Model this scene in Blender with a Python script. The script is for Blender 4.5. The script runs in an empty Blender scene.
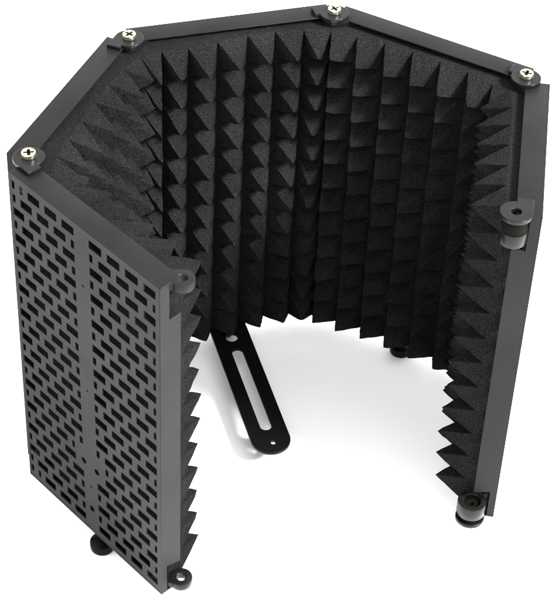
import bpy, bmesh, math, random
from mathutils import Vector, Matrix, noise
random.seed(7)
S = 0.01                                   # everything below is laid out in centimetres
scene = bpy.context.scene
C = scene.collection

# ------------------------------------------------------------------ camera
cam_d = bpy.data.cameras.new('camera'); cam = bpy.data.objects.new('camera', cam_d); C.objects.link(cam)
cam.location = Vector((-12.0385, -107.256, 115.9711)) * S
cam.rotation_mode = 'XYZ'; cam.rotation_euler = (0.8958, -0.0387, -0.0413)
cam_d.sensor_fit = 'HORIZONTAL'; cam_d.sensor_width = 36
cam_d.lens = 1797.44 / 555 * 36
cam_d.shift_x = (277.5 - 283.74) / 555; cam_d.shift_y = (204.36 - 300) / 555
cam_d.clip_start = 0.05; cam_d.clip_end = 100
scene.camera = cam

# ------------------------------------------------------------------ light: a white studio
w = bpy.data.worlds.new('World'); scene.world = w; w.use_nodes = True
bg = w.node_tree.nodes['Background']; bg.inputs[0].default_value = (1, 1, 1, 1); bg.inputs[1].default_value = 2.9
def area(name, loc, target, size, power):
    d = bpy.data.lights.new(name, 'AREA'); d.shape = 'SQUARE'; d.size = size; d.energy = power
    o = bpy.data.objects.new(name, d); C.objects.link(o); o.location = loc
    o.rotation_euler = (Vector(target) - Vector(loc)).to_track_quat('-Z', 'Y').to_euler()
    return o
area('key_softbox', (1.62, -0.88, 1.94), (0, 0.02, 0.1), 0.6, 380)
area('fill_softbox', (-1.7, -0.7, 1.9), (0, 0, 0.1), 1.0, 10)
scene.view_settings.view_transform = 'Standard'; scene.view_settings.look = 'None'
scene.view_settings.exposure = 0; scene.view_settings.gamma = 1
scene.render.engine = 'CYCLES'

# ------------------------------------------------------------------ materials
def mat(name, col, rough, metallic=0.0, spec=0.5):
    m = bpy.data.materials.new(name); m.use_nodes = True
    b = m.node_tree.nodes['Principled BSDF']
    b.inputs['Base Color'].default_value = (*col, 1); b.inputs['Roughness'].default_value = rough
    b.inputs['Metallic'].default_value = metallic; b.inputs['Specular IOR Level'].default_value = spec
    return m, m.node_tree, b
def nd(t, typ, **kw):
    n = t.nodes.new(typ)
    for k, v in kw.items():
        if k in n.inputs: n.inputs[k].default_value = v
        else: setattr(n, k, v)
    return n
def add_bump(t, b, scale, strength, dist, detail=3):
    tc = nd(t, 'ShaderNodeTexCoord'); n = nd(t, 'ShaderNodeTexNoise', Scale=scale, Detail=detail)
    t.links.new(tc.outputs['Object'], n.inputs['Vector'])
    bp = nd(t, 'ShaderNodeBump', Strength=strength, Distance=dist)
    t.links.new(n.outputs['Fac'], bp.inputs['Height']); t.links.new(bp.outputs['Normal'], b.inputs['Normal'])
    return tc, n
def coated(name, col, rough, spec=0.07):
    """powder coated sheet: fine orange peel, faint cloudiness in gloss"""
    m, t, b = mat(name, col, rough, spec=spec)
    tc, n = add_bump(t, b, 1400, 0.12, 0.0002)
    n2 = nd(t, 'ShaderNodeTexNoise', Scale=28, Detail=4)
    t.links.new(tc.outputs['Object'], n2.inputs['Vector'])
    r = nd(t, 'ShaderNodeMapRange'); r.inputs[3].default_value = rough - 0.06; r.inputs[4].default_value = rough + 0.08
    t.links.new(n2.outputs['Fac'], r.inputs[0]); t.links.new(r.outputs[0], b.inputs['Roughness'])
    # sparse dust specks
    v = nd(t, 'ShaderNodeTexVoronoi', Scale=95); t.links.new(tc.outputs['Object'], v.inputs['Vector'])
    lt = nd(t, 'ShaderNodeMath', operation='LESS_THAN'); lt.inputs[1].default_value = 0.045
    t.links.new(v.outputs['Distance'], lt.inputs[0])
    sx = nd(t, 'ShaderNodeSeparateColor'); t.links.new(v.outputs['Color'], sx.inputs[0])
    gt = nd(t, 'ShaderNodeMath', operation='GREATER_THAN'); gt.inputs[1].default_value = 0.86
    t.links.new(sx.outputs[0], gt.inputs[0])
    mu = nd(t, 'ShaderNodeMath', operation='MULTIPLY'); t.links.new(lt.outputs[0], mu.inputs[0]); t.links.new(gt.outputs[0], mu.inputs[1])
    n4 = nd(t, 'ShaderNodeTexNoise', Scale=11, Detail=6, Roughness=0.65); t.links.new(tc.outputs['Object'], n4.inputs['Vector'])
    r4 = nd(t, 'ShaderNodeMapRange'); r4.inputs[1].default_value = .3; r4.inputs[2].default_value = .7; r4.inputs[3].default_value = .72; r4.inputs[4].default_value = 1.25
    t.links.new(n4.outputs['Fac'], r4.inputs[0])
    vm = nd(t, 'ShaderNodeVectorMath', operation='SCALE'); vm.inputs[0].default_value = col; t.links.new(r4.outputs[0], vm.inputs['Scale'])
    mx = nd(t, 'ShaderNodeMix', data_type='RGBA'); t.links.new(vm.outputs[0], mx.inputs[6]); mx.inputs[7].default_value = (*[c * 2.6 for c in col], 1)
    t.links.new(mu.outputs[0], mx.inputs[0]); t.links.new(mx.outputs[2], b.inputs['Base Color'])
    return m
M_panel = coated('charcoal_powder_coat', (0.0068, 0.0068, 0.0073), 0.42)
M_hinge = coated('charcoal_hinge_plastic', (0.0045, 0.0045, 0.005), 0.28, 0.14)
M_black = coated('gloss_black_steel', (0.004, 0.004, 0.004), 0.3)
M_rubber, _, _ = mat('black_rubber', (0.002, 0.002, 0.002), 0.35, spec=0.07)
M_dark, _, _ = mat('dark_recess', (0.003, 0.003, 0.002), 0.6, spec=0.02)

M_screw, t, b = mat('brassy_nickel', (0.46, 0.42, 0.33), 0.3, metallic=1.0)
add_bump(t, b, 500, 0.2, 0.0003)

M_foam, t, b = mat('charcoal_foam', (0.02, 0.02, 0.02), 1.0, spec=0.0)
tc = nd(t, 'ShaderNodeTexCoord')
n1 = nd(t, 'ShaderNodeTexNoise', Scale=1500, Detail=3, Roughness=0.7); t.links.new(tc.outputs['Object'], n1.inputs['Vector'])
n2 = nd(t, 'ShaderNodeTexNoise', Scale=16, Detail=3); t.links.new(tc.outputs['Object'], n2.inputs['Vector'])
n3 = nd(t, 'ShaderNodeTexNoise', Scale=420, Detail=2); t.links.new(tc.outputs['Object'], n3.inputs['Vector'])
cr = nd(t, 'ShaderNodeValToRGB'); e = cr.color_ramp.elements
e[0].position = 0.40; e[0].color = (0.0016, 0.0016, 0.0016, 1); e[1].position = 0.70; e[1].color = (0.0225, 0.022, 0.0212, 1)
t.links.new(n1.outputs['Fac'], cr.inputs[0])
mr = nd(t, 'ShaderNodeMapRange'); mr.inputs[1].default_value = 0.3; mr.inputs[2].default_value = 0.7; mr.inputs[3].default_value = 0.8; mr.inputs[4].default_value = 1.25
t.links.new(n2.outputs['Fac'], mr.inputs[0])
mm = nd(t, 'ShaderNodeVectorMath', operation='SCALE'); t.links.new(cr.outputs[0], mm.inputs[0]); t.links.new(mr.outputs[0], mm.inputs['Scale'])
# pale lint specks
v = nd(t, 'ShaderNodeTexVoronoi', Scale=190); t.links.new(tc.outputs['Object'], v.inputs['Vector'])
lt = nd(t, 'ShaderNodeMath', operation='LESS_THAN'); lt.inputs[1].default_value = 0.07; t.links.new(v.outputs['Distance'], lt.inputs[0])
sc_ = nd(t, 'ShaderNodeSeparateColor'); t.links.new(v.outputs['Color'], sc_.inputs[0])
gt = nd(t, 'ShaderNodeMath', operation='GREATER_THAN'); gt.inputs[1].default_value = 0.88; t.links.new(sc_.outputs[0], gt.inputs[0])
mu = nd(t, 'ShaderNodeMath', operation='MULTIPLY'); t.links.new(lt.outputs[0], mu.inputs[0]); t.links.new(gt.outputs[0], mu.inputs[1])
mx = nd(t, 'ShaderNodeMix', data_type='RGBA'); mx.inputs[7].default_value = (0.06, 0.058, 0.052, 1)
t.links.new(mu.outputs[0], mx.inputs[0]); t.links.new(mm.outputs[0], mx.inputs[6]); t.links.new(mx.outputs[2], b.inputs['Base Color'])
ad = nd(t, 'ShaderNodeMath', operation='ADD'); t.links.new(n1.outputs['Fac'], ad.inputs[0]); t.links.new(n3.outputs['Fac'], ad.inputs[1])
bp = nd(t, 'ShaderNodeBump', Strength=0.8, Distance=0.0008); t.links.new(ad.outputs[0], bp.inputs['Height']); t.links.new(bp.outputs['Normal'], b.inputs['Normal'])


M_ground, t, b = mat('white_table_paper', (0.93, 0.93, 0.93), 0.7, spec=0.2)
add_bump(t, b, 60, 0.02, 0.0005)

# ------------------------------------------------------------------ helpers
def obj(name, me, m, parent=None, label=None):
    o = bpy.data.objects.new(name, me); C.objects.link(o)
    if m and not me.materials: me.materials.append(m)
    if parent: o.parent = parent
    if label: o['label'] = label
    return o
def bm_mesh(bm, smooth=False):
    bmesh.ops.scale(bm, vec=(S, S, S), verts=bm.verts)
    me = bpy.data.meshes.new('m'); bm.to_mesh(me); bm.free()
    if smooth:
        me.polygons.foreach_set('use_smooth', [True] * len(me.polygons))
        me.set_sharp_from_angle(angle=math.radians(32))
    return me
def circle(x, y, r, n=48, a0=0, a1=360):
    return [(x + r * math.cos(math.radians(a0 + (a1 - a0) * i / n)), y + r * math.sin(math.radians(a0 + (a1 - a0) * i / n))) for i in range(n + (a1 - a0 != 360))]
def rrect(x0, y0, x1, y1, r=0.06):
    r = min(r, (x1 - x0) / 2.2, (y1 - y0) / 2.2); o = []
    for cx, cy, a in ((x1 - r, y0 + r, -90), (x1 - r, y1 - r, 0), (x0 + r, y1 - r, 90), (x0 + r, y0 + r, 180)):
        o += [(cx + r * math.cos(math.radians(a + t)), cy + r * math.sin(math.radians(a + t))) for t in (0, 45, 90)]
    return o
def slab(bm, loops, z0, z1, mtx=None, bevel=0.0):
    """2D outline with holes, extruded from z0 to z1, added to bm (an exact filled curve)."""
    cu = bpy.data.curves.new('c', 'CURVE'); cu.dimensions = '2D'; cu.fill_mode = 'BOTH'
    cu.extrude = (z1 - z0) / 2 - bevel; cu.bevel_depth = bevel; cu.bevel_resolution = 2; cu.offset = -bevel
    for lp in loops:
        sp = cu.splines.new('POLY'); sp.points.add(len(lp) - 1); sp.use_cyclic_u = True
        for q, (x, y) in zip(sp.points, lp): q.co = (x, y, 0, 1)
    co = bpy.data.objects.new('c', cu); C.objects.link(co); bpy.context.view_layer.update()
    me = bpy.data.meshes.new_from_object(co.evaluated_get(bpy.context.evaluated_depsgraph_get()))
    bpy.data.objects.remove(co); bpy.data.curves.remove(cu)
    me.transform(Matrix.Translation((0, 0, (z0 + z1) / 2)))
    if mtx: me.transform(mtx)
    bm.from_mesh(me); bpy.data.meshes.remove(me)
def box(bm, x0, x1, y0, y1, z0, z1, bev=0.0):
    g = bmesh.ops.create_cube(bm, size=1, matrix=Matrix.Translation(((x0 + x1) / 2, (y0 + y1) / 2, (z0 + z1) / 2)) @ Matrix.Diagonal((x1 - x0, y1 - y0, z1 - z0, 1)))
    if bev:
        ed = list({e for v in g['verts'] for e in v.link_edges})
        bmesh.ops.bevel(bm, geom=ed, offset=bev, segments=3, profile=0.5, affect='EDGES')
def lathe(bm, prof, x=0, y=0, n=56, closed=True):
    rows = []
    for r, z in prof:
        rows.append([bm.verts.new((x + r * math.cos(2 * math.pi * i / n), y + r * math.sin(2 * math.pi * i / n), z)) for i in range(n)])
    m = len(rows)
    for j in range(m if closed else m - 1):
        a, c = rows[j], rows[(j + 1) % m]
        for i in range(n): bm.faces.new((a[i], a[(i + 1) % n], c[(i + 1) % n], c[i]))
    if not closed:
        bm.faces.new(rows[0][::-1]); bm.faces.new(rows[-1])
def ring_prof(ri, ro, z0, z1, b=0.07):
    return [(ri, z0 + b), (ri + b, z0), (ro - b, z0), (ro - b * .3, z0 + b * .3), (ro, z0 + b), (ro, z1 - b), (ro - b * .3, z1 - b * .3), (ro - b, z1), (ri + b, z1), (ri, z1 - b)]

# ------------------------------------------------------------------ ground
bm = bmesh.new(); n = 24
bmesh.ops.create_grid(bm, x_segments=n, y_segments=n, size=900)
for q in bm.verts: q.co.z = -2.62
g = obj('ground', bm_mesh(bm), M_ground); g['kind'] = 'structure'

# ------------------------------------------------------------------ plan of the shield
L, D, H = 17.79, 2.0, 33.0
HD = [130.76, 66.33, 13.70, -31.88, -100.71]
HP = [Vector((-12, -12))]
for a in HD: HP.append(HP[-1] + L * Vector((math.cos(math.radians(a)), math.sin(math.radians(a)))))
def P(k, u, v):                      # point of panel k (0..4): u along it, v outward
    a = math.radians(HD[k]); return HP[k] + u * Vector((math.cos(a), math.sin(a))) + v * Vector((-math.sin(a), math.cos(a)))

shield = bpy.data.objects.new('microphone_isolation_shield', None); C.objects.link(shield)
shield.empty_display_size = 0.05
shield['label'] = 'dark grey five-panel folding microphone isolation shield lined with charcoal pyramid foam, standing on white'
shield['category'] = 'microphone shield'

# ------------------------------------------------------------------ panel (shared mesh)
def slot_loops():
    lp = []; zA = [31.98 - 2.57 * i for i in range(13)]; zB = [30.70 - 2.57 * i for i in range(12)]; h = 0.375
    for i, z in enumerate(zA):
        left = [(16.05, 17.40), (14.0, 15.43), (11.93, 13.37), (9.88, 11.32)]
        right = [(6.64, 8.12), (4.59, 6.03), (2.54, 3.98), (0.60, 1.92)]
        if i in (0, 12): left = [(17.05, 17.40), (16.05, 16.40)] + left[1:]
        for a, c in left + right:
            if i == 9 and a in (9.88,): a = 10.98
            if i == 9 and a in (6.64,): c = 7.02
            if i == 9: pass
            lp.append(rrect(a, z - h, c, z + h, 0.07))
    for i, z in enumerate(zB):
        for a, c in [(17.03, 17.38), (15.0, 16.42), (12.95, 14.38), (10.9, 12.33), (9.88, 10.28), (7.72, 8.12), (5.62, 7.05), (3.57, 5.0), (1.52, 2.95), (0.62, 0.92)]:
            if i == 9 and a in (9.88, 7.72): continue
            if i == 8 and a in (9.88, 7.72): pass
            lp.append(rrect(a, z - h, c, z + h, 0.07))
    lp += [circle(9.84, 7.93, 0.3, 24), circle(8.16, 7.87, 0.3, 24), circle(9.0, 5.5, 0.12, 16), circle(9.0, 2.82, 0.3, 24), circle(9.0, 27.32, 0.11, 16), circle(9.0, 16.44, 0.11, 16)]
    return lp
U0, U1 = 0.10, L - 0.10
toV = Matrix(((1, 0, 0, 0), (0, 0, 1, 0), (0, 1, 0, 0), (0, 0, 0, 1)))          # (x,y,z)->(x,z,y)
toU = Matrix(((0, 0, 1, 0), (1, 0, 0, 0), (0, 1, 0, 0), (0, 0, 0, 1)))          # (x,y,z)->(u=z, v=x, z=y)
bm = bmesh.new()
slab(bm, [[(U0 + .06, .06), (U1 - .06, .06), (U1 - .06, H - .06), (U0 + .06, H - .06)]] + slot_loops(), 1.86, 1.975, toV)
# rolled rim round the perforated face
rim = [[(U0, 0), (U1, 0), (U1, H), (U0, H)], [(U0 + .22, .22), (U0 + .22, H - .26), (U1 - .22, H - .26), (U1 - .22, .22)]]
slab(bm, rim, 1.80, D, toV, bevel=0.05)
box(bm, U0, U1, 0, D - .012, H - .14, H - .001, .045)                             # top flange
box(bm, U0, U1, 0, D - .012, .001, .14, .045)                                   # bottom flange
for ua, ub in ((U0 + .002, U0 + .14), (U1 - .14, U1 - .002)):
    slab(bm, [[(D - .03, .03), (1.38, .03), (1.38, 3.05), (0.02, 2.7), (0.02, H - 3.3), (1.1, H - 3.42), (1.1, H - .03), (D - .03, H - .03)]], ua, ub, toU, bevel=0.03)
bmesh.ops.recalc_face_normals(bm, faces=bm.faces)
me_panel = bm_mesh(bm, True)

# clevis on the far end of each panel: plate with a square tab, barrel under it
def tab_outline(hole):
    o = [(16.15, 0.08)] + [(L + 1.24 * math.cos(math.radians(t)), 1.24 * math.sin(math.radians(t))) for t in range(-178, 91, 6)] + [(16.15, 1.27)]
    o.insert(1, (L - 1.22, 0.08))
    return [o, circle(L, 0, hole, 32)]
def clevis(top):
    bm = bmesh.new()
    if top:
        slab(bm, tab_outline(0.4), H + .002, H + .36, bevel=0.06)
        lathe(bm, ring_prof(0.4, 1.04, H - 2.45, H - 1.28, .06), L, 0)
        box(bm, L - 1.5, L - .98, 0.25, 1.3, H - 2.1, H - 1.28, .04)
    else:
        lathe(bm, ring_prof(0.72, 1.22, .55, 1.85, .06), L, 0)
        slab(bm, tab_outline(0.4), -.36, -.002, bevel=0.06)
        box(bm, L - 1.5, L - .98, 0.25, 1.3, 1.0, 1.8, .04)
    bmesh.ops.recalc_face_normals(bm, faces=bm.faces)
    return bm_mesh(bm, True)
def neck_ring(z0, z1):
    bm = bmesh.new()
    lathe(bm, ring_prof(0.36, 0.93, z0, z1, .08), 0, 0)
    slab(bm, [[(-.05, .93), (.9, 1.75), (1.75, 1.75), (1.75, .3), (.75, -.50), (.66, .2), (.35, .78)]], z0 + .06, z1 - .02 if z1 > 5 else z1 - .06, bevel=.03)
    bmesh.ops.recalc_face_normals(bm, faces=bm.faces)
    return bm_mesh(bm, True)
me_ct, me_cb = clevis(True), clevis(False)
def gap_core(z0, z1, r0, r1):  # dark ring-shaped filler for the gaps of the open hinge
    bm = bmesh.new(); lathe(bm, ring_prof(r0, r1, z0, z1, .05), L, 0)
    bmesh.ops.recalc_face_normals(bm, faces=bm.faces); return bm_mesh(bm, True)
me_wt, me_wb = gap_core(H - 1.35, H + .001, .45, .98), gap_core(-.004, 1.5, .2, .95)
me_rt, me_rb = neck_ring(H - .72, H + .0015), neck_ring(0.08, .80)

# screw: domed head with a real cross recess, and the pivot shaft under it
bm = bmesh.new()
cx_ = [(.40, .105), (.105, .105), (.105, .40), (-.105, .40), (-.105, .105), (-.40, .105), (-.40, -.105), (-.105, -.105), (-.105, -.40), (.105, -.40), (.105, -.105), (.40, -.105)]
slab(bm, [circle(0, 0, .56, 40), cx_[::-1]], .12, .46, bevel=.09)
lathe(bm, [(.30, -1.6), (.30, .0), (.53, .0), (.56, .05), (.56, .16), (.3, .17)], 0, 0, 40, closed=False)
bmesh.ops.recalc_face_normals(bm, faces=bm.faces)
me_screw = bm_mesh(bm, True); me_screw.materials.append(M_screw)
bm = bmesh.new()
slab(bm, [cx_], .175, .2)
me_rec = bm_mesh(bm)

# thumb-screw foot
bm = bmesh.new()
lathe(bm, [(.26, .10), (.26, -1.55), (.45, -1.60), (.80, -1.72), (1.0, -1.80), (1.05, -1.88), (1.05, -2.38), (1.02, -2.55), (.92, -2.6), (.6, -2.61)][::-1], 0, 0, 48, closed=False)
bmesh.ops.recalc_face_normals(bm, faces=bm.faces)
me_foot = bm_mesh(bm, True)

plabels = ['front left panel showing its whole perforated outer face', 'rear left panel beyond the near left hinge', 'back panel across the middle with the steel plate under it', 'rear right panel between the two right screws', 'front right panel seen along its end with an open hinge']
for k in range(5):
    pn = obj('panel', me_panel, M_panel, shield, plabels[k])
    pn.location = (HP[k].x * S, HP[k].y * S, 0); pn.rotation_euler = (0, 0, math.radians(HD[k]))
    obj('hinge_clevis', me_ct, M_hinge, pn); obj('hinge_clevis', me_cb, M_hinge, pn)
    if k == 0:
        obj('hinge_ring', me_rt.copy(), M_panel, pn, 'open hinge ring without a screw at the top of the free end')
        o = obj('hinge_ring', me_rb, M_hinge, pn)
    else:
        obj('hinge_ring', me_rt, M_hinge, pn); obj('hinge_ring', me_rb, M_hinge, pn)
    if k == 4:
        obj('gap_core', me_wt, M_dark, pn); obj('gap_core', me_wb, M_dark, pn)
    if k < 4:
        s = obj('screw', me_screw, None, pn); s.location = (L * S, 0, (H + .36) * S)
        s.rotation_euler = (0, 0, math.radians([8, 50, 28, 66][k] - HD[k]))
        s2 = obj('screw', me_screw, None, pn); s2.location = (L * S, 0, -.36 * S); s2.rotation_euler = (math.pi, 0, 0)
    f = obj('foot', me_foot, M_rubber, pn); f.location = (8.95 * S, 1.08 * S, 0)

# cross-recess floors are part of the screws' own mesh
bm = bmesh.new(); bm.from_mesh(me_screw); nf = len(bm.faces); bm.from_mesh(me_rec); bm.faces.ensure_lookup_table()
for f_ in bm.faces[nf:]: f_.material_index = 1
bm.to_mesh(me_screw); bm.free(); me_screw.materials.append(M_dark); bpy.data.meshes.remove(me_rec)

# ------------------------------------------------------------------ foam: one sheet of pyramids bent round the corners
valleys = [(0, u) for u in (0.95, 3.7, 6.3, 8.85, 11.4, 13.9, 16.2)] + [(1, u) for u in (1.95, 4.3, 6.85, 9.6, 12.25, 14.7, 17.05)] \
        + [(2, u) for u in (2.45, 4.75, 7.35, 10.05, 12.5, 14.95)] + [(3, u) for u in (.45, 2.8, 5.2, 7.75, 10.35, 12.9, 15.4)] \
        + [(4, u) for u in (0.85, 3.1, 5.55, 8.25, 10.95, 13.5, 16.1)]
VV = [-.75, -.75, -.7, -.7, -.75, -.8, -1.0] + [-1.35, -1.1, -.95, -.75, -.75, -.95, -1.3] + [-1.1, -1.15, -.8, -.35, -.3, -.55] \
   + [-1.2, -.85, -.45, -.3, -.35, -.5, -1.0] + [-1.2, -.85, -.8, -.8, -.8, -.8, -.75]
VP = [P(k, u, vv) for (k, u), vv in zip(valleys, VV)]
tipd = [3.15, 2.8, 3.0, 2.9, 2.75]
ROWS = 12; z_top, z_bot = 32.4, -0.12; rp = (z_top - z_bot) / ROWS
bm = bmesh.new()
def fuzz(q, amp=.05, f=1.7):
    return q + amp * Vector(noise.noise_vector(q * f)) + amp * .55 * Vector(noise.noise_vector(q * f * 4.1))
grid = {}
for i, q in enumerate(VP):
    for j in range(ROWS + 1):
        grid[i, j] = Vector((q.x, q.y, z_bot + rp * j))
N = 6
for i in range(len(VP) - 1):
    a, c = VP[i], VP[i + 1]; t_ = (c - a).normalized(); nin = Vector((t_.y, -t_.x))     # inward
    k = valleys[i][0] if valleys[i][0] == valleys[i + 1][0] else None
    dep = tipd[k] if k is not None else {(0, 1): 2.35, (1, 2): 2.95, (2, 3): 2.4, (3, 4): 2.35}[valleys[i][0], valleys[i + 1][0]]
    if k is not None and i and (valleys[i - 1][0] != k or (i + 2 < len(valleys) and valleys[i + 2][0] != k)): dep *= .93
    if i == 11: dep *= .93
    if i == 12: dep *= .78
    wdt = (c - a).length
    if k is not None: nin = (P(k, 0, -1) - P(k, 0, 0)).normalized()
    lean = random.uniform(-.10, .10)
    for j in range(ROWS):
        mid = (a + c) / 2 + t_ * (lean + random.uniform(-.08, .08)); d_ = dep * min(1, (wdt / 2.1) ** .3) + random.uniform(-.12, .12)
        tip = Vector((mid.x + nin.x * d_, mid.y + nin.y * d_, z_bot + rp * (j + .485) + random.uniform(-.07, .07)))
        cs = [grid[i, j], grid[i + 1, j], grid[i + 1, j + 1], grid[i, j + 1]]; ctr = (cs[0] + cs[1] + cs[2] + cs[3]) / 4
        for e_ in range(4):
            p0, p1 = cs[e_], cs[(e_ + 1) % 4]
            rows = []
            for s_ in range(N + 1):
                f1 = s_ / N; f1 -= .055 * f1 ** 6; row = []
                cnt = N - s_
                for r_ in range(cnt + 1):
                    pt = p0.lerp(tip, f1).lerp(p1.lerp(tip, f1), r_ / cnt) if cnt else ctr.lerp(tip, f1 + .02)
                    # soft hollow flanks, and valleys slightly filled
                    row.append(bm.verts.new(fuzz(pt, .045 + .03 * f1)))
                rows.append(row)
            for s_ in range(N):
                A, B = rows[s_], rows[s_ + 1]
                for r_ in range(len(B)):
                    bm.faces.new((A[r_], A[r_ + 1], B[r_]))
                    if r_ + 1 < len(B): bm.faces.new((A[r_ + 1], B[r_ + 1], B[r_]))
# the backing of the sheet: top, bottom, back and two cut ends
back = [P(k, min(max(u, .95), 17.1), 1.7) for k, u in valleys]
back = []
for i, (k, u) in enumerate(valleys):
    back.append(P(k, u, 0.6))
M_ = 4
def strip(pa, pb):
    va = [bm.verts.new(fuzz(q, .045)) for q in pa]; vb = [bm.verts.new(fuzz(q, .045)) for q in pb]
    for i in range(len(va) - 1): bm.faces.new((va[i], va[i + 1], vb[i + 1], vb[i]))
def line3(pts, z, sub=6, outer=False):
    o = []
    for i in range(len(pts) - 1):
        ka, kb = valleys[i][0], valleys[i + 1][0]
        if outer and ka != kb:                       # the back follows the sheet metal into the corner
            c1, c2 = P(ka, 17.5, 0.9), P(kb, .3, 0.9)
            for q in (pts[i], pts[i].lerp(c1, .5), c1, c1.lerp(c2, .5), c2, c2.lerp(pts[i + 1], .5)): o.append(Vector((q.x, q.y, z)))
            continue
        for s_ in range(sub): q = pts[i].lerp(pts[i + 1], s_ / sub); o.append(Vector((q.x, q.y, z)))
    o.append(Vector((pts[-1].x, pts[-1].y, z))); return o
for z in (z_top, z_bot):
    f0 = line3(VP, z); b0 = line3(back, z, outer=True)
    for s_ in range(M_):
        strip([x.lerp(y, s_ / M_) for x, y in zip(f0, b0)], [x.lerp(y, (s_ + 1) / M_) for x, y in zip(f0, b0)])
strip(line3(back, z_bot, outer=True), line3(back, z_top, outer=True))
for fr, bk in ((VP[0], back[0]), (VP[-1], back[-1])):
    for s_ in range(M_):
        x, y = fr.lerp(bk, s_ / M_), fr.lerp(bk, (s_ + 1) / M_)
        zs = [z_bot + (z_top - z_bot) * q / 72 for q in range(73)]
        strip([Vector((x.x, x.y, z)) for z in zs], [Vector((y.x, y.y, z)) for z in zs])
bmesh.ops.remove_doubles(bm, verts=bm.verts, dist=.004)
bmesh.ops.recalc_face_normals(bm, faces=bm.faces)
obj('acoustic_foam', bm_mesh(bm), M_foam, shield, 'charcoal pyramid foam lining bent round the inside of all five panels')

# ------------------------------------------------------------------ slotted steel plate under the back panel
bm = bmesh.new()
u_, hw = 8.88, 1.78
outl = [(u_ + hw, 1.7), (u_ - hw, 1.7)] + [(u_ - hw * math.cos(math.radians(t)), -15.85 - hw * math.sin(math.radians(t))) for t in range(0, 181, 5)]
sl = [(u_ + .52 * math.cos(math.radians(t)), -4.45 + .52 * math.sin(math.radians(t))) for t in range(0, 181, 12)] + [(u_ + .52 * math.cos(math.radians(t)), -14.25 + .52 * math.sin(math.radians(t))) for t in range(180, 361, 12)]
slab(bm, [outl, sl, circle(u_, -2.3, .56, 32), circle(u_ + .1, -16.35, .24, 20)], -.58, -.30, bevel=.035)
bmesh.ops.recalc_face_normals(bm, faces=bm.faces)
br = obj('mounting_bracket', bm_mesh(bm, True), M_black, shield, 'flat black steel plate with a long slot and round end')
br.location = (HP[2].x * S, HP[2].y * S, 0); br.rotation_euler = (0, 0, math.radians(HD[2]))
